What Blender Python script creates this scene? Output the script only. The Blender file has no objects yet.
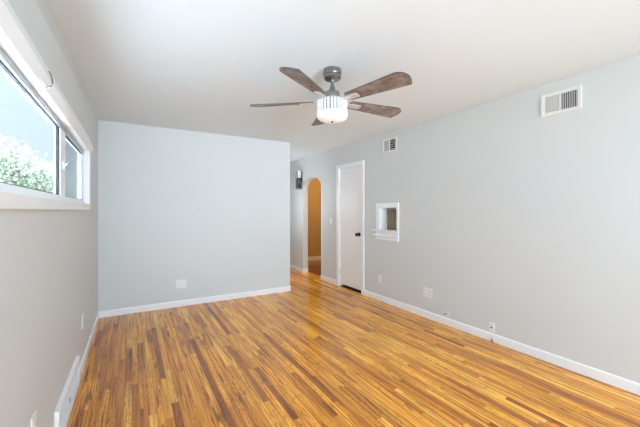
import bpy, bmesh, math, random
from mathutils import Vector, Matrix
random.seed(7)
S = bpy.context.scene
C = S.collection

# ------------------------------------------------------------------ camera
F_PX, W_PX = 318.0, 640.0
YAW = math.atan(188.0/318.0)
cam_d = bpy.data.cameras.new('camera'); cam = bpy.data.objects.new('camera', cam_d); C.objects.link(cam)
cam_d.sensor_width = 36.0; cam_d.lens = 36.0*F_PX/W_PX
cam_d.shift_y = -3.0/640.0
cam.location = (0, 0, 1.323); cam.rotation_euler = (math.pi/2, 0, -YAW)
cam_d.clip_start = 0.02
S.camera = cam

# ------------------------------------------------------------------ world, lights, exposure
S.view_settings.view_transform = 'Standard'
S.view_settings.look = 'None'
S.view_settings.gamma = 1.0
S.view_settings.use_curve_mapping = False
S.view_settings.exposure = 0.47
SKY_BASE, SKY_SUN = .66, 6.2
S.cycles.max_bounces = 14; S.cycles.diffuse_bounces = 10; S.cycles.glossy_bounces = 6
S.cycles.transparent_max_bounces = 16
S.cycles.sample_clamp_indirect = 6.0
wd = bpy.data.worlds.new('overcast_sky'); S.world = wd; wd.use_nodes = True
bg = wd.node_tree.nodes['Background']
bg.inputs[0].default_value = (0.79, 0.965, 1.155, 1)
# bright hazy sky: brightest towards the hidden sun behind the camera, plain white ahead
_n = wd.node_tree.nodes; _l = wd.node_tree.links
_tc = _n.new('ShaderNodeTexCoord'); _dt = _n.new('ShaderNodeVectorMath'); _dt.operation = 'DOT_PRODUCT'
_l.new(_tc.outputs['Generated'], _dt.inputs[0]); _dt.inputs[1].default_value = Vector((-.25, -1, .55)).normalized()
def _m(op, a, b):
    q = _n.new('ShaderNodeMath'); q.operation = op
    for i, v in enumerate((a, b)):
        if isinstance(v, float): q.inputs[i].default_value = v
        else: _l.new(v, q.inputs[i])
    return q.outputs[0]
_h = _m('ADD', _m('MULTIPLY', _dt.outputs['Value'], .5), .5)
_l.new(_m('ADD', _m('MULTIPLY', _m('POWER', _h, 2.2), SKY_SUN), SKY_BASE), bg.inputs[1])

def portal(name, loc, rot, sx, sy):
    l = bpy.data.lights.new(name, 'AREA'); l.shape = 'RECTANGLE'; l.size = sx; l.size_y = sy
    l.cycles.is_portal = True
    o = bpy.data.objects.new(name, l); C.objects.link(o); o.location = loc; o.rotation_euler = rot
    return o
portal('window_portal', (-.43, 1.87, 1.625), (0, -math.pi/2, 0), .50, 3.6)
portal('added_window_portal', (1.17, -3.07, 1.25), (-math.pi/2, 0, math.pi), 2.7, 2.2)

def area(name, loc, rot, sx, sy, energy, col):
    l = bpy.data.lights.new(name, 'AREA'); l.shape = 'RECTANGLE'; l.size = sx; l.size_y = sy; l.energy = energy; l.color = col
    o = bpy.data.objects.new(name, l); C.objects.link(o); o.location = loc; o.rotation_euler = rot
    return o
# soft fill lights added behind the camera to brighten the far end
area('rear_fill', (1.15, -2.6, 1.35), (math.pi-1.32, 0, 0), 2.6, 1.5, 42, (.77, .965, 1.19))
far_fill = area('far_end_fill', (1.3, -2.75, 1.0), (math.pi-1.38, 0, -.12), 2.2, 1.0, 8.5, (.86, .97, 1.10))
far_fill.data.spread = math.radians(46)
sun_d = bpy.data.lights.new('sun', 'SUN'); sun_d.energy = 34; sun_d.angle = .02; sun_d.color = (.80, .96, 1.14)
sun = bpy.data.objects.new('sun', sun_d); C.objects.link(sun)
sun.rotation_euler = Vector((.12, -.70, -.95)).to_track_quat('-Z', 'Y').to_euler()   # comes over the far end of the house
def point(name, loc, energy, col, r=.06):
    l = bpy.data.lights.new(name, 'POINT'); l.energy = energy; l.color = col; l.shadow_soft_size = r
    o = bpy.data.objects.new(name, l); C.objects.link(o); o.location = loc
    return o
point('passage_lamp', (4.1, 5.9, 2.30), 30, (1.0, .66, .30), .08)
point('hall_fill', (2.42, 5.85, 1.5), 9.5, (.90, .97, 1.06), .08)  # unseen fill added behind the back wall to brighten hall and door

# ------------------------------------------------------------------ helpers
def sl(r, g, b):
    f = lambda c: (c/255/12.92) if c/255 <= .04045 else ((c/255+.055)/1.055)**2.4
    return (f(r), f(g), f(b), 1)

def mat(name, col, rough=.5, metal=0., spec=.5, **kw):
    m = bpy.data.materials.new(name); m.use_nodes = True
    p = m.node_tree.nodes['Principled BSDF']
    p.inputs['Base Color'].default_value = col
    p.inputs['Roughness'].default_value = rough
    p.inputs['Metallic'].default_value = metal
    p.inputs['Specular IOR Level'].default_value = spec
    for k, v in kw.items(): p.inputs[k.replace('_', ' ')].default_value = v
    return m

class NT:
    def __init__(s, m): s.t = m.node_tree; s.n = s.t.nodes; s.l = s.t.links
    def add(s, typ, **kw):
        n = s.n.new(typ)
        for k, v in kw.items(): setattr(n, k, v)
        return n
    def set(s, sock, v):
        if isinstance(v, bpy.types.NodeSocket): s.l.new(v, sock)
        else: sock.default_value = v
    def math(s, op, a, b=0., c=0.):
        n = s.add('ShaderNodeMath', operation=op)
        s.set(n.inputs[0], a); s.set(n.inputs[1], b); s.set(n.inputs[2], c)
        return n.outputs[0]
    def comb(s, x, y, z=0.):
        n = s.add('ShaderNodeCombineXYZ')
        for i, v in enumerate((x, y, z)): s.set(n.inputs[i], v)
        return n.outputs[0]
    def noise(s, vec, scale=1., detail=3., rough=.5):
        n = s.add('ShaderNodeTexNoise'); s.l.new(vec, n.inputs['Vector'])
        n.inputs['Scale'].default_value = scale; n.inputs['Detail'].default_value = detail; n.inputs['Roughness'].default_value = rough
        return n.outputs[0]
    def ramp(s, fac, stops):
        n = s.add('ShaderNodeValToRGB'); cr = n.color_ramp
        while len(cr.elements) < len(stops): cr.elements.new(.5)
        for e, (p, c) in zip(cr.elements, stops): e.position = p; e.color = c
        s.l.new(fac, n.inputs[0]); return n.outputs[0]
    def mix(s, fac, a, b, blend='MIX'):
        n = s.add('ShaderNodeMix', data_type='RGBA', blend_type=blend)
        s.set(n.inputs[0], fac); s.set(n.inputs[6], a); s.set(n.inputs[7], b)
        return n.outputs[2]
    def bump(s, h, strength, dist=.002):
        n = s.add('ShaderNodeBump'); n.inputs['Strength'].default_value = strength; n.inputs['Distance'].default_value = dist
        s.l.new(h, n.inputs['Height']); s.l.new(n.outputs[0], s.n['Principled BSDF'].inputs['Normal'])

def paint(name, col, rough=.55, bump=.15, scale=220., var=.03):
    m = mat(name, col, rough, spec=.35); t = NT(m)
    co = t.add('ShaderNodeTexCoord').outputs['Object']
    a = t.noise(co, scale, 2.)
    t.bump(a, bump, .001)
    b = t.noise(co, 1.3, 3.)
    c2 = tuple(x*(1-var) for x in col[:3])+(1,)
    t.l.new(t.mix(b, col, c2), t.n['Principled BSDF'].inputs['Base Color'])
    return m

M = {}
M['wall'] = paint('grey_wall_paint', (.648, .672, .665, 1))
M['ceiling'] = paint('white_ceiling_paint', (.775, .832, .855, 1), .8, .25, 150.)
M['trim'] = paint('white_trim_paint', (.87, .88, .89, 1), .35, .03, 60., .02)
M['door'] = paint('white_door_paint', (.86, .86, .85, 1), .4, .04, 80., .02)
M['tan'] = paint('tan_wall_paint', (.50, .36, .17, 1))
M['plate'] = mat('white_plastic', (.80, .81, .80, 1), .35)
M['cream'] = mat('cream_plastic', (.79, .81, .78, 1), .35)
M['painted'] = mat('painted_plate', (.72, .72, .71, 1), .45)
M['slot'] = mat('dark_slot', (.03, .03, .03, 1), .6)
M['black'] = mat('black_metal', (.012, .012, .013, 1), .35, .6)
M['nickel'] = mat('brushed_nickel', (.31, .305, .295, 1), .22, 1.)
M['silver'] = mat('polished_silver', (.80, .80, .80, 1), .22, 1.)
M['alu'] = mat('aluminium_frame', (.42, .45, .46, 1), .45, .5)
M['gasket'] = mat('black_gasket', (.02, .025, .03, 1), .6)
M['vent'] = mat('vent_white_enamel', (.78, .78, .77, 1), .4)
M['grille'] = mat('register_enamel', (.70, .74, .77, 1), .35)
M['gap_shade'] = mat('dark_gap_shade', (.05, .025, .012, 1), .5)
M['duct_shade'] = mat('duct_shadow', (.02, .02, .02, 1), .9)
M['cable'] = mat('black_cable', (.02, .02, .02, 1), .5)
M['smoke'] = mat('smoked_glass', (.03, .03, .03, 1), .1)

def glass_mat(name, tint, refl):
    m = bpy.data.materials.new(name); m.use_nodes = True; t = NT(m); t.n.clear()
    out = t.add('ShaderNodeOutputMaterial'); mx = t.add('ShaderNodeMixShader')
    tr = t.add('ShaderNodeBsdfTransparent'); tr.inputs[0].default_value = tint
    gl = t.add('ShaderNodeBsdfGlossy'); gl.inputs['Roughness'].default_value = .02
    mx.inputs[0].default_value = refl
    t.l.new(tr.outputs[0], mx.inputs[1]); t.l.new(gl.outputs[0], mx.inputs[2]); t.l.new(mx.outputs[0], out.inputs[0])
    return m
M['glass'] = glass_mat('window_glass', (.97, .985, .975, 1), .05)

def screen_mat():
    m = bpy.data.materials.new('insect_screen_mesh'); m.use_nodes = True; t = NT(m); t.n.clear()
    out = t.add('ShaderNodeOutputMaterial'); mx = t.add('ShaderNodeMixShader')
    tr = t.add('ShaderNodeBsdfTransparent'); df = t.add('ShaderNodeBsdfDiffuse'); df.inputs[0].default_value = (.42, .45, .48, 1)
    mx.inputs[0].default_value = .55
    t.l.new(tr.outputs[0], mx.inputs[1]); t.l.new(df.outputs[0], mx.inputs[2]); t.l.new(mx.outputs[0], out.inputs[0])
    return m
M['screen'] = screen_mat()

def crystal_mat():
    m = bpy.data.materials.new('crystal_prism'); m.use_nodes = True; t = NT(m); t.n.clear()
    out = t.add('ShaderNodeOutputMaterial'); mx = t.add('ShaderNodeMixShader')
    tr = t.add('ShaderNodeBsdfTransparent'); tr.inputs[0].default_value = (.93, .95, .96, 1)
    gl = t.add('ShaderNodeBsdfGlass'); gl.inputs['IOR'].default_value = 1.5; gl.inputs['Roughness'].default_value = .05
    mx.inputs[0].default_value = .6
    t.l.new(tr.outputs[0], mx.inputs[1]); t.l.new(gl.outputs[0], mx.inputs[2]); t.l.new(mx.outputs[0], out.inputs[0])
    return m
M['crystal'] = crystal_mat()
M['glow'] = mat('lit_frosted_glass', (.9, .9, .88, 1), .4, Emission_Color=(1, .985, .95, 1), Emission_Strength=.16)
M['rod'] = mat('lit_glass_rod', (.80, .82, .83, 1), .15, Emission_Color=(1, .99, .97, 1), Emission_Strength=.10)
M['frost'] = mat('grey_frosted_glass', (.34, .34, .34, 1), .3)
M['bracket'] = mat('satin_bracket', (.70, .70, .69, 1), .4, .7)
M['bulb'] = mat('lit_bulb', (.9, .9, .9, 1), .4, Emission_Color=(1, .97, .93, 1), Emission_Strength=1.5)

def floor_mat(name, stops, wid=.046, rough=.20):
    m = mat(name, (.5, .25, .07, 1), rough, spec=.62); t = NT(m); p = t.n['Principled BSDF']
    co = t.add('ShaderNodeTexCoord').outputs['Object']
    sp = t.add('ShaderNodeSeparateXYZ'); t.l.new(co, sp.inputs[0]); x, y = sp.outputs[0], sp.outputs[1]
    xs = t.math('DIVIDE', x, wid); row = t.math('FLOOR', xs); fx = t.math('FRACT', xs)
    wn = t.add('ShaderNodeTexWhiteNoise', noise_dimensions='1D'); t.l.new(row, wn.inputs['W'])
    wn2 = t.add('ShaderNodeTexWhiteNoise', noise_dimensions='1D'); t.l.new(t.math('ADD', row, 71.3), wn2.inputs['W'])
    ln = t.math('MULTIPLY_ADD', wn2.outputs[0], .9, .55)
    ys = t.math('ADD', t.math('DIVIDE', y, ln), t.math('MULTIPLY', wn.outputs[0], 37.))
    # uneven plank lengths along a row
    ys = t.math('ADD', ys, t.math('MULTIPLY', t.math('SINE', t.math('MULTIPLY', ys, 2.1)), .30))
    pl = t.math('FLOOR', ys); fy = t.math('FRACT', ys)
    w3 = t.add('ShaderNodeTexWhiteNoise', noise_dimensions='2D'); t.l.new(t.comb(row, pl), w3.inputs['Vector'])
    rv = w3.outputs[0]
    sc = t.add('ShaderNodeSeparateColor'); t.l.new(w3.outputs[1], sc.inputs[0]); r2, r3 = sc.outputs[1], sc.outputs[2]
    base = t.ramp(rv, stops)
    off = t.math('MULTIPLY', r2, 90.); off2 = t.math('MULTIPLY', r3, 60.)
    # fine straight grain
    g1 = t.noise(t.comb(t.math('MULTIPLY_ADD', x, 105., off), t.math('MULTIPLY_ADD', y, 1.7, off2)), 1., 4., .6)
    g = t.ramp(g1, [(.34, (.36, .25, .16, 1)), (.49, (1, 1, 1, 1)), (.70, (1.18, 1.17, 1.10, 1))])
    col = t.mix(1., base, g, 'MULTIPLY')
    # cathedral grain: bent bands
    warp = t.noise(t.comb(t.math('MULTIPLY_ADD', x, 16., off), t.math('MULTIPLY_ADD', y, 2.2, off2)), 1., 2., .5)
    band = t.math('FRACT', t.math('MULTIPLY', warp, 13.))
    bd = t.ramp(band, [(0., (.42, .29, .18, 1)), (.22, (1, 1, 1, 1)), (.85, (1.05, 1.04, 1, 1)), (1., (.44, .31, .20, 1))])
    bf = t.math('MULTIPLY', t.math('GREATER_THAN', r3, .45), .75)
    col = t.mix(bf, col, t.mix(1., col, bd, 'MULTIPLY'))
    # dark mineral streaks and worn brown patches on some planks
    st = t.noise(t.comb(t.math('MULTIPLY_ADD', x, 34., off2), t.math('MULTIPLY_ADD', y, 2.6, off)), 1., 3., .6)
    sf = t.ramp(st, [(.57, (0, 0, 0, 1)), (.66, (1, 1, 1, 1))])
    sfac = t.math('MULTIPLY', sf, t.math('MULTIPLY_ADD', t.math('GREATER_THAN', r2, .45), .72, .12))
    col = t.mix(sfac, col, (.13, .045, .010, 1))
    mo = t.noise(t.comb(t.math('MULTIPLY_ADD', x, 30., off2), t.math('MULTIPLY_ADD', y, 1.1, off2)), 1., 3., .6)
    col = t.mix(1., col, t.ramp(mo, [(.35, (.66, .56, .46, 1)), (.52, (1, 1, 1, 1)), (.68, (1.16, 1.16, 1.14, 1))]), 'MULTIPLY')
    # broad tone drift of the finish
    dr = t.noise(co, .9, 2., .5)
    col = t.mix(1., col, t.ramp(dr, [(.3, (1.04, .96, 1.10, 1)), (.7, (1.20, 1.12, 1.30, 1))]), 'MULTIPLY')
    # darker tone towards the window side
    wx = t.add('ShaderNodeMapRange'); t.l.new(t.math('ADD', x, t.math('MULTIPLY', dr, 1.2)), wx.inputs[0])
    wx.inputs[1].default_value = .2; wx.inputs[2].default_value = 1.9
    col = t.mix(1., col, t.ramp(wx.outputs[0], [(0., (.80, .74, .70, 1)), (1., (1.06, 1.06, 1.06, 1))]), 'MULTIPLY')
    # joints
    e1 = t.math('LESS_THAN', fx, .05); e2 = t.math('LESS_THAN', t.math('MULTIPLY', fy, ln), .0022)
    gap = t.math('MULTIPLY', t.math('MAXIMUM', e1, e2), .74)
    col = t.mix(gap, col, (.05, .02, .008, 1))
    t.l.new(col, p.inputs['Base Color'])
    rg = t.noise(co, 2.2, 3.)
    t.l.new(t.math('MULTIPLY_ADD', rg, .16, rough-.08), p.inputs['Roughness'])
    t.bump(t.math('SUBTRACT', t.math('MULTIPLY_ADD', g1, .25, t.math('MULTIPLY', rv, .25)), gap), .25, .0012)
    return m
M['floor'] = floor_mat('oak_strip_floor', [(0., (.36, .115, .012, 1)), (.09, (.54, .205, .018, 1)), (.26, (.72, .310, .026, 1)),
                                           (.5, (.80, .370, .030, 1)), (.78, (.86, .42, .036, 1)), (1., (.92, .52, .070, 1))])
M['floor2'] = floor_mat('red_brown_strip_floor', [(0., (.10, .025, .008, 1)), (.5, (.2, .06, .015, 1)), (1., (.30, .10, .03, 1))])

def wood_blade():
    m = mat('weathered_wood', (.2, .15, .12, 1), .5); t = NT(m)
    co = t.add('ShaderNodeTexCoord').outputs['Object']
    sp = t.add('ShaderNodeSeparateXYZ'); t.l.new(co, sp.inputs[0])
    v = t.comb(t.math('MULTIPLY', sp.outputs[0], 7.), t.math('MULTIPLY', sp.outputs[1], 60.))
    g = t.noise(v, 1., 5., .65)
    b = t.noise(co, 9., 3., .6)
    c = t.ramp(g, [(.30, (.060, .045, .038, 1)), (.5, (.16, .115, .095, 1)), (.72, (.30, .23, .20, 1))])
    c = t.mix(t.ramp(b, [(.45, (0, 0, 0, 1)), (.62, (.7, .7, .7, 1))]), c, (.34, .28, .25, 1))
    t.l.new(c, t.n['Principled BSDF'].inputs['Base Color']); t.bump(g, .2)
    return m
M['blade'] = wood_blade()
M['blade_edge'] = mat('dark_blade_edge', (.09, .08, .075, 1), .5)
def brown_panel():
    m = mat('brown_wood_panel', (.2, .16, .1, 1), .5); t = NT(m)
    co = t.add('ShaderNodeTexCoord').outputs['Object']
    sp = t.add('ShaderNodeSeparateXYZ'); t.l.new(co, sp.inputs[0])
    g = t.noise(t.comb(t.math('MULTIPLY', sp.outputs[1], 70.), t.math('MULTIPLY', sp.outputs[2], 5.)), 1., 4.)
    t.l.new(t.ramp(g, [(.3, (.20, .17, .11, 1)), (.7, (.36, .31, .21, 1))]), t.n['Principled BSDF'].inputs['Base Color'])
    return m
M['brown'] = brown_panel()
def leaves(name, a, b):
    m = mat(name, a, .7); t = NT(m)
    co = t.add('ShaderNodeTexCoord').outputs['Object']
    t.l.new(t.ramp(t.noise(co, 3., 5., .7), [(.35, a), (.65, b)]), t.n['Principled BSDF'].inputs['Base Color']); return m
M['leaf'] = leaves('foliage', (.30, .33, .25, 1), (.33, .36, .28, 1))
_t = NT(M['leaf']); _o = _t.n['Material Output']; _p = _t.n['Principled BSDF']
_tl = _t.add('ShaderNodeBsdfTranslucent'); _tl.inputs[0].default_value = (.31, .34, .26, 1); _mx = _t.add('ShaderNodeMixShader'); _mx.inputs[0].default_value = .5
_p.inputs['Specular IOR Level'].default_value = 0
_t.l.new(_p.outputs[0], _mx.inputs[1]); _t.l.new(_tl.outputs[0], _mx.inputs[2]); _t.l.new(_mx.outputs[0], _o.inputs[0])
M['grass'] = leaves('lawn_grass', (.06, .10, .04, 1), (.12, .16, .08, 1))
M['bark'] = mat('bark', (.08, .06, .045, 1), .9)
M['bounce_ground'] = paint('pale_bounce_ground', (.62, .63, .64, 1), .8)
M['ext'] = paint('exterior_stucco', (.45, .44, .42, 1), .8)

def box(bm, x0, x1, y0, y1, z0, z1, bev=0., seg=2):
    vs = [bm.verts.new((x, y, z)) for x in (x0, x1) for y in (y0, y1) for z in (z0, z1)]
    fs = [(0, 1, 3, 2), (4, 6, 7, 5), (0, 4, 5, 1), (2, 3, 7, 6), (0, 2, 6, 4), (1, 5, 7, 3)]
    faces = [bm.faces.new([vs[i] for i in f]) for f in fs]
    if bev > 0:
        ed = list({e for f in faces for e in f.edges})
        bmesh.ops.bevel(bm, geom=ed, offset=bev, segments=seg, affect='EDGES', profile=.5)

def prism(bm, pts, axis, a, b):
    """pts: 2D outline; axis 0 = extrude along X (pts are y,z), 1 = along Y (x,z), 2 = along Z (x,y)"""
    def mk(p, w): return {0: (w, p[0], p[1]), 1: (p[0], w, p[1]), 2: (p[0], p[1], w)}[axis]
    A = [bm.verts.new(mk(p, a)) for p in pts]; B = [bm.verts.new(mk(p, b)) for p in pts]
    bm.faces.new(A); bm.faces.new(B[::-1])
    n = len(pts)
    for i in range(n): bm.faces.new((A[i], B[i], B[(i+1) % n], A[(i+1) % n]))

def lathe(bm, prof, seg=40, mtx=None):
    """prof: list of (r, z) from one end to the other"""
    rings = []
    for r, z in prof:
        if r < 1e-6: vs = [bm.verts.new((0, 0, z))]
        else: vs = [bm.verts.new((r*math.cos(2*math.pi*i/seg), r*math.sin(2*math.pi*i/seg), z)) for i in range(seg)]
        rings.append(vs)
    for a, b in zip(rings, rings[1:]):
        for i in range(seg):
            j = (i+1) % seg
            if len(a) == 1 and len(b) == 1: continue
            if len(a) == 1: bm.faces.new((a[0], b[i], b[j]))
            elif len(b) == 1: bm.faces.new((a[i], b[0], a[j]))
            else: bm.faces.new((a[i], b[i], b[j], a[j]))
    if mtx is not None: bmesh.ops.transform(bm, matrix=mtx, verts=[v for r in rings for v in r])

def tube(bm, pts, r, seg=10):
    pts = [Vector(p) for p in pts]; rings = []
    for i, p in enumerate(pts):
        d = (pts[min(i+1, len(pts)-1)]-pts[max(i-1, 0)]).normalized()
        u = d.cross(Vector((0, 0, 1)) if abs(d.z) < .9 else Vector((1, 0, 0))).normalized(); v = d.cross(u)
        rings.append([bm.verts.new(p+(u*math.cos(2*math.pi*k/seg)+v*math.sin(2*math.pi*k/seg))*r) for k in range(seg)])
    for a, b in zip(rings, rings[1:]):
        for k in range(seg): bm.faces.new((a[k], b[k], b[(k+1) % seg], a[(k+1) % seg]))
    bm.faces.new(rings[0]); bm.faces.new(rings[-1][::-1])

def obj(name, bm, m, parent=None, smooth=False, loc=None, rot=None):
    bmesh.ops.recalc_face_normals(bm, faces=bm.faces)
    me = bpy.data.meshes.new(name); bm.to_mesh(me); bm.free()
    if smooth:
        me.polygons.foreach_set('use_smooth', [True]*len(me.polygons))
        me.set_sharp_from_angle(angle=math.radians(35))
    for x in (m if isinstance(m, (list, tuple)) else [m]): me.materials.append(x)
    o = bpy.data.objects.new(name, me); C.objects.link(o)
    if parent: o.parent = parent
    if loc: o.location = loc
    if rot: o.rotation_euler = rot
    return o

def B(): return bmesh.new()
def struct(o): o['kind'] = 'structure'; return o
def tag(o, label, cat, group=None):
    o['label'] = label; o['category'] = cat
    if group: o['group'] = group
    return o
def empty(name, loc=(0, 0, 0), rz=0.):
    o = bpy.data.objects.new(name, None); C.objects.link(o); o.location = loc; o.rotation_euler = (0, 0, rz); o.empty_display_size = .05
    return o
def thing(name, label, cat, loc=(0, 0, 0), rz=0., group=None):
    return tag(empty(name, loc, rz), label, cat, group)
def boxes(name, lst, m, parent=None, bev=0.):
    bm = B()
    for b in lst: box(bm, *b, bev)
    return obj(name, bm, m, parent)

XL, XR, YB, YF, HC = -.36, 3.14, 4.765, -3.0, 2.44
WX0, WX1 = .10, 3.63          # left window opening along Y
WZ0, WZ1 = 1.382, 1.872
HY = 7.6                      # end of the hallway
PX1 = 5.2                     # far side of the passage behind the arch

# ------------------------------------------------------------------ shell
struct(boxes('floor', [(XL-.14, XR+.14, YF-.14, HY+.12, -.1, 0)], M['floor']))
struct(boxes('floor_passage', [(XR+.14, PX1+.1, 3.7, HY+.12, -.1, 0)], M['floor2']))
struct(boxes('ceiling', [(XL-.20, PX1+.1, YF-.14, HY+.12, HC, HC+.1)], M['ceiling']))
ZS = WZ1+.01
bm = B()
for y0, y1, z0, z1 in [(YF-.12, WX0-.01, 0, ZS), (WX1+.01, YB+.12, 0, ZS), (WX0-.01, WX1+.01, 0, WZ0-.01), (YF-.12, YB+.12, ZS, HC)]:
    box(bm, XL-.07, XL, y0, y1, z0, z1)
for v in bm.verts:                 # the old wall leans a little outwards above the window
    if v.co.z > HC-.001: v.co.x -= .0128*(YB-v.co.y)
struct(obj('wall_left', bm, M['wall']))
struct(boxes('wall_back', [(XL, 2.243, YB, YB+.12, 0, HC)], M['wall']))
# right wall with niche, closet door and arched opening
T = .12
NY0, NY1, NZ0, NZ1 = 3.225, 3.575, .955, 1.365
DY0, DY1, DZ = 4.00, 4.645, 2.055
AY0, AY1, AZ0, AZ1 = 5.273, 6.024, 1.795, 2.0
bm = B()
for y0, y1, z0, z1 in [(YF-.12, NY0, 0, HC), (NY0, NY1, 0, NZ0), (NY0, NY1, NZ1, HC), (NY1, DY0, 0, HC), (DY0, DY1, DZ, HC),
                       (DY1, AY0, 0, HC), (AY1, HY+.12, 0, HC)]:
    box(bm, XR, XR+T, y0, y1, z0, z1)
pts = [(AY0, HC), (AY0, AZ0)]
for k in range(1, 24):
    a = math.pi*(1-k/24.)
    pts.append(((AY0+AY1)/2+(AY1-AY0)/2*math.cos(a), AZ0+(AZ1-AZ0)*math.sin(a)))
pts += [(AY1, AZ0), (AY1, HC)]
prism(bm, pts, 0, XR, XR+T)
struct(obj('wall_right', bm, M['wall']))
struct(boxes('wall_hall_left', [(2.12, 2.243, YB+.12, HY, 0, HC)], M['wall']))
struct(boxes('wall_hall_end', [(2.12, XR, HY, HY+.12, 0, HC)], M['wall']))
struct(boxes('wall_passage_end', [(XR+T, PX1, 7.33, 7.45, 0, HC)], M['tan']))
struct(boxes('wall_passage_far', [(PX1, PX1+.1, 4.9, 7.45, 0, HC)], M['tan']))
struct(boxes('wall_passage_near', [(XR+T, PX1, 4.80, 4.9, 0, HC)], M['tan']))
# closet behind the narrow door
struct(boxes('wall_closet', [(XR+T, 3.9, 3.80, 3.88, 0, HC), (3.82, 3.9, 3.88, 4.8, 0, HC)], M['wall']))
# wall behind the camera; its wide window is unseen, added to let in daylight
RX0, RX1, RZ0, RZ1 = -.16, 2.5, .15, 2.35
struct(boxes('wall_front', [(XL, RX0, YF-.12, YF, 0, HC), (RX1, XR, YF-.12, YF, 0, HC), (RX0, RX1, YF-.12, YF, 0, RZ0), (RX0, RX1, YF-.12, YF, RZ1, HC)], M['wall']))
w2 = struct(empty('added_window', (0, YF-.06, 0)))
boxes('window_frame', [(RX0, RX1, -.03, .03, RZ0, RZ0+.05), (RX0, RX1, -.03, .03, RZ1-.05, RZ1), (RX0, RX0+.05, -.03, .03, RZ0, RZ1),
                       (RX1-.05, RX1, -.03, .03, RZ0, RZ1), (1.145, 1.195, -.03, .03, RZ0, RZ1)], M['trim'], w2)
boxes('window_pane', [(RX0+.05, 1.145, -.003, .003, RZ0+.05, RZ1-.05)], M['glass'], w2)
boxes('window_pane', [(1.195, RX1-.05, -.003, .003, RZ0+.05, RZ1-.05)], M['glass'], w2)

# ------------------------------------------------------------------ baseboards
def base_y(name, x, s, segs, m=None, h=.080):
    """baseboard along Y on wall plane x, standing out in direction s; parts list of (y0, y1)"""
    bm = B()
    for y0, y1 in segs:
        t = .013
        prism(bm, [(x, 0), (x+s*t, 0), (x+s*t, h-.012), (x+s*t*.75, h-.003), (x+s*t*.4, h), (x, h)], 1, y0, y1)
    return struct(obj(name, bm, m or M['trim']))
def base_x(name, y, s, segs, m=None, h=.080):
    bm = B()
    for x0, x1 in segs:
        t = .013
        prism(bm, [(y, 0), (y+s*t, 0), (y+s*t, h-.012), (y+s*t*.75, h-.003), (y+s*t*.4, h), (y, h)], 0, x0, x1)
    return struct(obj(name, bm, m or M['trim']))
base_x('baseboard_back', YB, -1, [(XL, 2.243)])
base_y('baseboard_left', XL, 1, [(YF, 2.19), (2.99, YB)])
base_y('baseboard_right', XR, -1, [(YF, 3.945), (4.712, AY0), (AY1, HY)])
base_y('baseboard_hall', 2.243, 1, [(YB, HY)])
base_x('baseboard_arch', AY1, -1, [(XR, XR+T)])
base_x('baseboard_passage', 7.33, -1, [(XR+T, PX1)], h=.11)

# ------------------------------------------------------------------ left window
w1 = struct(empty('window_1', (0, 0, 0)))
XF = XL+.020                      # face of the casing
cw = .085
YA, YC = WX0-cw, WX1+.10
# casing: bottom board, side boards, head board, jamb liners
LB = XL-.072
bm = B()
box(bm, XL, XF, YA, YC, 1.328, WZ0, .003)
box(bm, XL, XF, WX1, YC, WZ0, 1.93); box(bm, XL, XF, YA, WX0, WZ0, 1.93)
obj('window_casing', bm, M['trim'], w1)
bm = B()                           # liner of the opening
box(bm, LB, XL+.002, WX0-.009, WX1+.009, WZ0-.009, WZ0); box(bm, LB, XL, WX0, WX1, WZ1, WZ1+.009)
box(bm, LB, XL+.002, WX1, WX1+.009, WZ0, WZ1); box(bm, LB, XL+.002, WX0-.009, WX0, WZ0, WZ1)
obj('window_jamb', bm, M['trim'], w1)
bm = B()                           # head board: lower face leans out, upper face leans back to the wall
prism(bm, [(XL, WZ1), (XF, WZ1), (XF+.022, 1.914), (XF+.022, 1.922), (XL+.008, 2.016), (XL-.02, 2.020), (XL-.02, 1.9)], 1, YA-.012, YC+.012)
obj('window_head_board', bm, M['trim'], w1)
GX = -.395
bm = B()                           # white outer frame of the window unit
fx0, fx1 = GX-.025, GX+.015
box(bm, fx0, fx1, WX0, WX1, WZ0, 1.417)
box(bm, fx0, fx1, WX1-.022, WX1, 1.417, WZ1)
box(bm, fx0, fx1, WX0, WX0+.022, 1.417, WZ1)
obj('window_frame', bm, M['trim'], w1)
bm = B()                           # grey top track
box(bm, fx0, fx1, WX0+.022, WX1-.022, WZ1-.030, WZ1)
obj('window_track', bm, M['alu'], w1)
def stile(y0, y1, m=None, nm='window_mullion'):
    return boxes(nm, [(fx0+.002, fx1-.003, y0, y1, 1.417, WZ1-.030)], m or M['trim'], w1, .002)
stile(2.535, 2.70); stile(.87, 1.03)
def sash(y0, y1, t, mg, m):
    z0, z1 = 1.417, WZ1-.030
    s = boxes('window_sash', [(GX-.008, GX+.004, y0, y0+t, z0, z1), (GX-.008, GX+.004, y1-t, y1, z0, z1),
                              (GX-.008, GX+.004, y0+t, y1-t, z0, z0+mg), (GX-.008, GX+.004, y0+t, y1-t, z1-mg, z1)], m, w1)
    boxes('window_pane', [(GX-.004, GX-.001, y0+t, y1-t, z0+mg, z1-mg)], M['glass'], s)
    return s
sash(1.03, 2.535, .035, .006, M['gasket'])
s2 = sash(2.70, 3.608, .016, .006, M['gasket'])
boxes('insect_screen', [(GX-.018, GX-.016, 2.716, 3.592, 1.423, 1.836)], M['screen'], s2)
sash(.122, .87, .016, .006, M['gasket'])
boxes('window_sash_rail', [(GX-.006, GX+.010, 3.570, 3.600, 1.417, 1.842)], M['alu'], w1)
# latch on the mullion
bm = B()
box(bm, fx1-.003, fx1+.004, 2.60, 2.63, 1.585, 1.655, .002)
box(bm, fx1+.004, fx1+.016, 2.606, 2.624, 1.612, 1.630, .003)
tube(bm, [(fx1+.014, 2.615, 1.622), (fx1+.016, 2.66, 1.640), (fx1+.014, 2.70, 1.648)], .005)
obj('window_latch', bm, M['silver'], w1, True)

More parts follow.
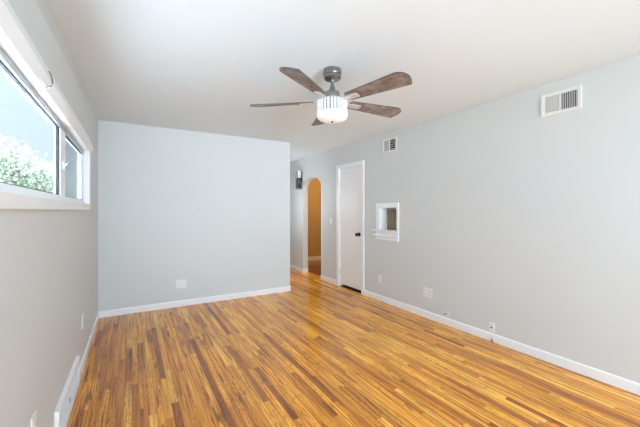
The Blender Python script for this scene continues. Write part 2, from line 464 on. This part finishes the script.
# metal hook fixed to the head casing
hk = thing('curtain_hook', 'small bent metal hook with thin rod on the white window head casing', 'hook', (XF+.004, 1.86, -.012))
bm = B(); lathe(bm, [(0, 0), (.011, 0), (.012, .002), (.010, .004), (0, .004)], 20, Matrix.Translation((0, 0, 1.893)) @ Matrix.Rotation(math.pi/2, 4, 'Y'))
obj('mounting_plate', bm, M['silver'], hk, True)
bm = B(); tube(bm, [(.003, 0, 1.893), (.016, 0, 1.893), (.024, -.002, 1.90), (.026, -.004, 1.915), (.024, -.003, 1.935), (.018, .002, 1.955), (.012, .006, 1.965)], .0028)
obj('hook_arm', bm, M['nickel'], hk, True)
bm = B(); tube(bm, [(.010, .002, 1.888), (.008, -.06, 1.884), (.006, -.13, 1.879)], .0022)
obj('rod', bm, M['silver'], hk, True)

# ------------------------------------------------------------------ closet door
d1 = struct(empty('door_1', (XR, 0, 0)))
cx_ = -.016
def casing_bm(bm, a0, a1, zt, i0, i1, zi):
    box(bm, cx_, 0, a0, i0, 0, zt, .003); box(bm, cx_, 0, i1, a1, 0, zt, .003); box(bm, cx_, 0, i0, i1, zi, zt, .003)
bm = B(); casing_bm(bm, 3.943, 4.715, 2.115, 4.007, 4.640, 2.05); obj('door_casing', bm, M['trim'], d1)
boxes('door_jamb', [(0, T, 4.0, 4.012, 0, 2.055), (0, T, 4.633, 4.645, 0, 2.055), (0, T, 4.012, 4.633, 2.043, 2.055)], M['trim'], d1)
boxes('door_gap_shade', [(.002, T, 4.012, 4.633, 0, .006)], M['gap_shade'], d1)['label'] = 'dark strip of painted shade under the door'  # dark strip stands in for the shade in the gap below the slab
boxes('door_slab', [(.010, .045, 4.015, 4.630, .045, 2.040)], M['door'], d1, .002)
bm = B()
mx = Matrix.Translation((.010, 4.085, .936)) @ Matrix.Rotation(-math.pi/2, 4, 'Y')
lathe(bm, [(0, 0), (.032, 0), (.033, .004), (.030, .009), (.013, .012), (.012, .032), (.020, .038), (.027, .048), (.028, .058), (.024, .067), (.012, .071), (0, .072)], 32, mx)
obj('door_knob', bm, M['black'], d1, True)
for z in (.25, 1.02, 1.80):
    bm = B(); tube(bm, [(.004, 4.634, z-.045), (.004, 4.634, z+.045)], .006); obj('hinge', bm, M['silver'], d1, True)

# ------------------------------------------------------------------ telephone niche
n = thing('wall_niche', 'white framed recessed wall niche with two small ledges beside the closet door', 'niche', (XR, 0, 0))
bm = B()
for b in [(-.014, 0, 3.575, 3.655, .905, 1.43), (-.014, 0, 3.190, 3.228, .905, 1.43), (-.014, 0, 3.228, 3.575, 1.362, 1.43), (-.014, 0, 3.228, 3.575, .905, 1.03)]:
    box(bm, *b, .002)
obj('niche_frame', bm, M['trim'], n)
bm = B()
DN = .165
box(bm, 0, DN, NY1-.006, NY1, NZ0, NZ1); box(bm, 0, DN, NY0, NY0+.006, NZ0, NZ1)
box(bm, 0, DN, NY0+.006, NY1-.006, NZ1-.006, NZ1); box(bm, 0, DN, NY0+.006, NY1-.006, NZ0, NZ0+.006)
box(bm, DN, DN+.01, NY0, NY1, NZ0, NZ1)
obj('niche_liner', bm, M['trim'], n)
bm = B()
box(bm, .130, .150, 3.235, 3.562, 1.045, 1.340, .002)
box(bm, .124, .130, 3.240, 3.275, 1.045, 1.335, .001); box(bm, .124, .130, 3.415, 3.445, 1.045, 1.335, .001); box(bm, .124, .130, 3.53, 3.56, 1.045, 1.32, .001)
box(bm, .124, .130, 3.275, 3.53, 1.31, 1.335, .001)
obj('back_panel', bm, M['brown'], n)['label'] = 'brown wooden back panel'
bm = B(); box(bm, -.012, .13, 3.232, 3.570, 1.031, 1.042); box(bm, -.070, -.0135, 3.170, 3.690, 1.022, 1.042, .003)
obj('shelf', bm, M['trim'], n)
bm = B(); box(bm, -.048, -.0135, 3.165, 3.680, .948, .968, .003); box(bm, -.030, -.0135, 3.175, 3.660, .900, .912, .003)
obj('shelf', bm, M['trim'], n)

# ------------------------------------------------------------------ wall vents
def vent(name, label, y0, y1, z0, z1, vertical, slats):
    v = thing(name, label, 'vent', (XR, 0, 0), group=None)
    fw = .022 if y1-y0 < .29 else .028
    ym = (y0+y1)/2
    bm = B(); t = -.009
    box(bm, t, 0, y0, y0+fw, z0, z1, .002); box(bm, t, 0, y1-fw, y1, z0, z1, .002)
    box(bm, t, 0, y0+fw, y1-fw, z0, z0+fw, .002); box(bm, t, 0, y0+fw, y1-fw, z1-fw, z1, .002)
    box(bm, t, 0, ym-.006, ym+.006, z0+fw, z1-fw, .001)
    obj('vent_frame', bm, M['vent'], v)
    boxes('duct_shade', [(-.0015, -.0005, y0+fw, y1-fw, z0+fw, z1-fw)], M['duct_shade'], v)  # thin dark sheet on the wall paints the shade inside the opening
    # far half: louvres turned so that they look closed, near half: open over the dark sheet
    bm = B()
    a0, a1 = ym+.006, y1-fw
    for k in range(slats):
        c = a0+(k+.5)*(a1-a0)/slats; w = (a1-a0)/slats*.56
        prism(bm, [(-.0025, c+w), (-.0075, c-w), (-.0082, c-w+.001), (-.0032, c+w)], 2, z0+fw, z1-fw)
    obj('louvre', bm, M['vent'], v)
    bm = B()
    a0, a1 = y0+fw, ym-.006
    if vertical:
        for k in range(slats):
            c = a0+(k+.5)*(a1-a0)/slats; w = (a1-a0)/slats*.10
            box(bm, -.0078, -.002, c-w, c+w, z0+fw, z1-fw)
    else:
        for k in range(5):
            c = z0+fw+(k+.5)*(z1-z0-2*fw)/5
            box(bm, -.0075, -.002, a0, a1, c-.0028, c+.0028)
    obj('louvre', bm, M['vent'], v)
    bm = B(); lathe(bm, [(0, 0), (.004, 0), (.0035, .0018), (0, .0022)], 12, Matrix.Translation((-.009, y1-fw/2, (z0+z1)/2)) @ Matrix.Rotation(-math.pi/2, 4, 'Y'))
    obj('screw', bm, M['silver'], v, True)
vent('wall_vent', 'larger white air vent high on the right wall toward the window side', 1.138, 1.438, 2.150, 2.343, True, 9)
vent('wall_vent', 'smaller white air vent high on the right wall above the niche', 3.229, 3.512, 2.150, 2.345, False, 8)

# ------------------------------------------------------------------ outlets, plates, switch
def plate(name, label, cat, pos, rz, w=.072, h=.115, kind='duplex', m='plate', dark=False):
    """built facing -Y at the origin, then turned"""
    o = thing(name, label, cat, pos, rz)
    bm = B(); box(bm, -w/2, w/2, -.006, 0, -h/2, h/2, .0025); obj('cover_plate', bm, M[m], o)
    def duplex(cx):
        for s in (-1, 1):
            bm = B(); box(bm, cx-.017, cx+.017, -.0085, -.005, s*.0195-.014, s*.0195+.014, .002)
            r = obj('socket', bm, M[m], o)
            bm = B()
            for q in (-.0065, .0065): box(bm, cx+q-.0012, cx+q+.0012, -.0089, -.008, s*.0195-.002, s*.0195+.008)
            box(bm, cx-.0022, cx+.0022, -.0089, -.008, s*.0195-.010, s*.0195-.006)
            obj('slot', bm, M['slot'], r)
    if kind == 'duplex': duplex(0)
    if kind == 'double': duplex(-w/4); duplex(w/4)
    if kind == 'mixed':
        duplex(-w/4)
        bm = B(); box(bm, w/4-.017, w/4+.017, -.009, -.005, -.033, .033, .002); obj('insert', bm, M[m], o)
    if kind == 'switch':
        bm = B(); box(bm, -.006, .006, -.0075, -.005, -.012, .012, .001); box(bm, -.0045, .0045, -.017, -.006, -.002, .008, .002); obj('toggle', bm, M[m], o)
    bm = B(); lathe(bm, [(0, 0), (.003, 0), (.0027, .001), (0, .0013)], 10, Matrix.Translation((0 if kind in('duplex',) else w/4, -.006, 0 if kind == 'duplex' else .047)) @ Matrix.Rotation(math.pi/2, 4, 'X'))
    obj('screw', bm, M['silver'], o, True)
    return o
RZR, RZL = -math.pi/2, math.pi/2      # right wall faces -X, left wall faces +X
plate('wall_outlet', 'wide white two-gang outlet plate low on the back wall', 'outlet', (.585, YB, .308), 0, .135, .115, 'mixed')
plate('wall_outlet', 'single white outlet on the right wall below the niche', 'outlet', (XR, 3.577, .315), RZR)
plate('wall_outlet', 'wide cream two-gang plate on the right wall right of the niche', 'outlet', (XR, 2.697, .310), RZR, .135, .118, 'double', 'cream')
o3 = plate('wall_outlet', 'white outlet just above the right baseboard with a dark plug opening', 'outlet', (XR, 1.887, .140), RZR, .062, .098, 'duplex')
bm = B(); box(bm, -.013, .013, -.014, -.007, -.006, .004, .002); obj('plug', bm, M['cable'], o3)['label'] = 'dark plug end'
plate('wall_outlet', 'white outlet on the left wall near the back corner', 'outlet', (XL, 3.31, .395), RZL)
plate('wall_outlet', 'cream outlet on the left wall at the lower left edge of the photo', 'outlet', (XL, 1.77, .405), RZL, m='cream')
plate('light_switch', 'white light switch plate between the arched opening and the closet door', 'switch', (XR, 4.915, 1.13), RZR, kind='switch')

# cable coming out of a small plate, and cable stub at the baseboard
cb = thing('cable_outlet', 'small white plate with a short black cable low on the right wall', 'cable plate', (XR, 2.42, .125), RZR)
bm = B(); box(bm, -.036, .036, -.004, 0, -.028, .028, .0015); obj('cover_plate', bm, M['painted'], cb)
bm = B(); tube(bm, [(0, -.003, .004), (.0, -.018, .008), (-.008, -.026, .006), (-.016, -.024, -.008), (-.018, -.018, -.016)], .0045); obj('cable', bm, M['cable'], cb, True)['label'] = 'short bent black cable'
cs = thing('cable_stub', 'tiny dark cable stub standing against the right baseboard below the outlet', 'cable', (XR-.013, 1.872, 0))
bm = B(); tube(bm, [(-.010, 0, 0), (-.010, .001, .015), (-.007, .004, .028), (-.006, .010, .036)], .005); obj('cable', bm, M['cable'], cs, True)
bm = B(); lathe(bm, [(0, 0), (.008, 0), (.008, .006), (.006, .009), (0, .009)], 14, Matrix.Translation((-.010, 0, 0))); obj('grommet', bm, M['cable'], cs, True)

# ------------------------------------------------------------------ baseboard register
rg = thing('baseboard_register', 'white metal baseboard heating register against the left wall', 'register', (XL, 0, 0))
ry0, ry1 = 2.20, 2.985
bm = B()   # wall flange frame (top rim + ends)
prism(bm, [(0, .236), (.010, .236), (.020, .228), (.022, .198), (0, .198)], 1, ry0, ry1)
box(bm, 0, .020, ry0, ry0+.045, 0, .202, .002); box(bm, 0, .018, ry1-.022, ry1, 0, .202, .002)
obj('register_frame', bm, M['trim'], rg)
bm = B()   # sloping face
prism(bm, [(0, .200), (.008, .200), (.014, .030), (.016, 0), (0, 0)], 1, ry0+.035, ry1-.022)
obj('register_body', bm, M['grille'], rg)
bm = B()
nf = 52
for k in range(nf):
    y = ry0+.06+(ry1-ry0-.11)*k/(nf-1)
    prism(bm, [(.008, .188), (.0145, .184), (.0185, .046), (.013, .040)], 1, y, y+.005)
obj('register_grille', bm, M['grille'], rg)
bm = B(); box(bm, .012, .022, 2.56, 2.575, .10, .125, .002); obj('damper_lever', bm, M['silver'], rg)

# ------------------------------------------------------------------ hall sconce
sc = thing('wall_sconce', 'small nickel and dark glass wall lantern beside the arched opening', 'sconce', (XR, 6.085, 0))
bm = B(); box(bm, -.010, 0, -.045, .045, 1.93, 2.15, .004); obj('back_plate', bm, M['nickel'], sc)
bm = B(); box(bm, -.020, -.009, -.012, .012, 2.02, 2.045, .003); obj('arm', bm, M['nickel'], sc)
bm = B(); lathe(bm, [(0, 2.165), (.064, 2.165), (.068, 2.16), (.068, 2.02), (.062, 2.012), (0, 2.012)], 28, Matrix.Translation((-.078, 0, 0))); obj('shade_holder', bm, M['silver'], sc, True)
bm = B(); lathe(bm, [(0, 2.013), (.053, 2.013), (.054, 1.79), (.050, 1.782), (0, 1.782)], 28, Matrix.Translation((-.078, 0, 0))); obj('glass_shade', bm, M['smoke'], sc, True)
bm = B()
for k in range(6):
    a = k*math.pi/3+.3; x, y = -.078+.056*math.cos(a), .056*math.sin(a)
    box(bm, x-.003, x+.003, y-.003, y+.003, 1.78, 2.02)
lathe(bm, [(.054, 1.79), (.060, 1.79), (.060, 1.775), (.054, 1.775), (.054, 1.79)], 28, Matrix.Translation((-.078, 0, 0)))
obj('cage', bm, M['nickel'], sc, True)

# ------------------------------------------------------------------ ceiling fan
FX, FY = 1.371, 2.128
fan = thing('ceiling_fan', 'brushed nickel ceiling fan with five weathered wood blades and lit crystal light', 'ceiling fan', (FX, FY, 0))
bm = B(); lathe(bm, [(0, HC), (.073, HC), (.074, 2.405), (.072, 2.398), (.066, 2.394), (.066, 2.389), (.070, 2.387), (.070, 2.374), (.060, 2.364), (.030, 2.360), (0, 2.360)], 48)
obj('canopy', bm, M['nickel'], fan, True)
bm = B(); lathe(bm, [(0, 2.365), (.0125, 2.365), (.0125, 2.29), (0, 2.29)], 24); obj('downrod', bm, M['nickel'], fan, True)
bm = B(); lathe(bm, [(0, 2.312), (.018, 2.312), (.022, 2.300), (.026, 2.282), (.046, 2.268), (.057, 2.262), (.060, 2.255), (.060, 2.205), (.056, 2.198), (.050, 2.196), (0, 2.196)], 48)
obj('motor_housing', bm, M['nickel'], fan, True)
# blades
def blade_outline():
    p = []
    r0, r1 = .165, .680
    w0, w1 = .050, .081
    p += [(r0, -w0), (r1-.085, -w1)]
    for k in range(1, 9):      # leading corner: broad round
        a = -math.pi/2+k*math.pi/2/9
        p.append((r1-.075+.075*math.cos(a), -w1+.075+.075*math.sin(a)))
    p += [(r1, .010), (r1-.010, .045), (r1-.024, w1-.006), (r1-.034, w1)]
    p += [(r0, w0), (r0-.012, .030), (r0-.014, 0), (r0-.012, -.030)]
    return p
PITCH = math.radians(13)
ZB = 2.188
bm0 = B(); prism(bm0, blade_outline(), 2, -.004, .004)
bmesh.ops.recalc_face_normals(bm0, faces=bm0.faces)
for f in bm0.faces: f.material_index = 0 if abs(f.normal.z) > .9 else 1
blade0 = obj('fan_blade', bm0, [M['blade'], M['blade_edge']], fan)
bmb = B()
box(bmb, .050, .190, -.021, .021, -.0095, -.0045, .002)       # flat arm under the blade
box(bmb, .165, .260, -.027, .027, -.0125, -.0045, .003)       # screw plate
for q in (-.014, .014):
    for r in (.185, .24): lathe(bmb, [(0, -.0125), (.005, -.0125), (.004, -.0150), (0, -.0155)], 10, Matrix.Translation((r, q, 0)))
brk0 = obj('blade_bracket', bmb, M['bracket'], blade0)
for k in range(5):
    b = blade0 if k == 0 else blade0.copy()
    if k:
        C.objects.link(b); b.parent = fan
        c = brk0.copy(); C.objects.link(c); c.parent = b
    ang = math.radians(-3.4+72*k)
    b.matrix_local = Matrix.Translation((0, 0, ZB)) @ Matrix.Rotation(ang, 4, 'Z') @ Matrix.Rotation(-PITCH, 4, 'X')
# light kit
bm = B(); lathe(bm, [(0, 2.199), (.108, 2.199), (.118, 2.196), (.120, 2.188), (.112, 2.186), (0, 2.186)], 56); obj('light_pan', bm, M['silver'], fan, True)
bm = B()
NP = 26
for k in range(NP):
    a = 2*math.pi*k/NP
    pts = []
    for (u, v) in [(-.0062, -.004), (-.0050, .003), (0, .008), (.0050, .003), (.0062, -.004)]:
        r = .112+v; pts.append((r*math.cos(a)-u*math.sin(a), r*math.sin(a)+u*math.cos(a)))
    prism(bm, pts, 2, 2.092, 2.187)
obj('crystal_shade', bm, M['rod'], fan)
bm = B(); lathe(bm, [(.103, 2.187), (.103, 2.092), (.100, 2.092), (.100, 2.187), (.103, 2.187)], 56); obj('inner_cylinder', bm, M['frost'], fan, True)
bm = B(); lathe(bm, [(.106, 2.096), (.121, 2.096), (.122, 2.078), (.118, 2.060), (.100, 2.043), (.060, 2.034), (0, 2.032)], 56)
obj('glass_bowl', bm, M['glow'], fan, True)['label'] = 'glowing frosted glass bowl'
bm = B(); lathe(bm, [(0, 2.034), (.010, 2.033), (.011, 2.029), (.007, 2.024), (.007, 2.020), (0, 2.016)], 20); obj('finial', bm, M['nickel'], fan, True)
for k in range(3):
    a = 2*math.pi*k/3+.6
    bm = B(); lathe(bm, [(0, 2.186), (.012, 2.186), (.012, 2.165), (.017, 2.150), (.019, 2.135), (.014, 2.118), (0, 2.112)], 18, Matrix.Translation((.045*math.cos(a), .045*math.sin(a), 0)))
    obj('bulb', bm, M['bulb'], fan, True)

# ------------------------------------------------------------------ outdoors
struct(boxes('bounce_slab', [(-6, XL-.07, YF-.14, 12, -.20, -.10)], M['bounce_ground']))  # unseen pale slab, added to bounce sunlight up through the left window
struct(boxes('ground', [(-60, -.6, YF-.14, 60, -.35, -.25)], M['grass']))
struct(boxes('bounce_ground', [(-30, 30, -30, YF-.14, -.20, -.10)], M['bounce_ground']))  # unseen pale ground, added to bounce daylight onto the ceiling
def blob(bm, c, r, sub=3):
    g = bmesh.ops.create_icosphere(bm, subdivisions=sub, radius=1.0)
    for v in g['verts']:
        n = v.co.normalized(); k = 1+.22*math.sin(5*n.x+c[0]*3)*math.cos(6*n.y+c[1])+.12*random.uniform(-1, 1)
        v.co = Vector((c[0]+n.x*r*k, c[1]+n.y*r*k, c[2]+n.z*r*k*.8))
def tree(x, y, h, r, label):
    t = thing('tree', label, 'tree', (x, y, -.25), 0, 'trees outside the window')
    bm = B(); tube(bm, [(0, 0, 0), (.05, 0, h*.3), (0, .1, h*.6)], .16); obj('trunk', bm, M['bark'], t, True)
    bm = B()
    for k in range(9):
        a = k*2.4; q = r*.55*(k/9)**.5
        blob(bm, (q*math.cos(a), q*math.sin(a), h*.62+random.uniform(-.2, .3)*r), r*random.uniform(.42, .6))
    lb = B()
    for v in list(bm.verts):
        for q in range(11):
            c = v.co+Vector([random.uniform(-.22, .22) for _ in range(3)]); u = Vector([random.uniform(-1, 1) for _ in range(3)]).normalized(); w = u.orthogonal().normalized()
            lb.faces.new([lb.verts.new(c+u*.06), lb.verts.new(c+w*.04), lb.verts.new(c-u*.06), lb.verts.new(c-w*.04)])
    bm.free(); bm = lb
    obj('crown', bm, M['leaf'], t)
tree(-3.7, 14, 4.1, 1.7, 'nearer pale green tree seen through the left end of the big window pane')
tree(-5.6, 23, 5.0, 2.1, 'farther pale green tree beside the nearer one outside the window')
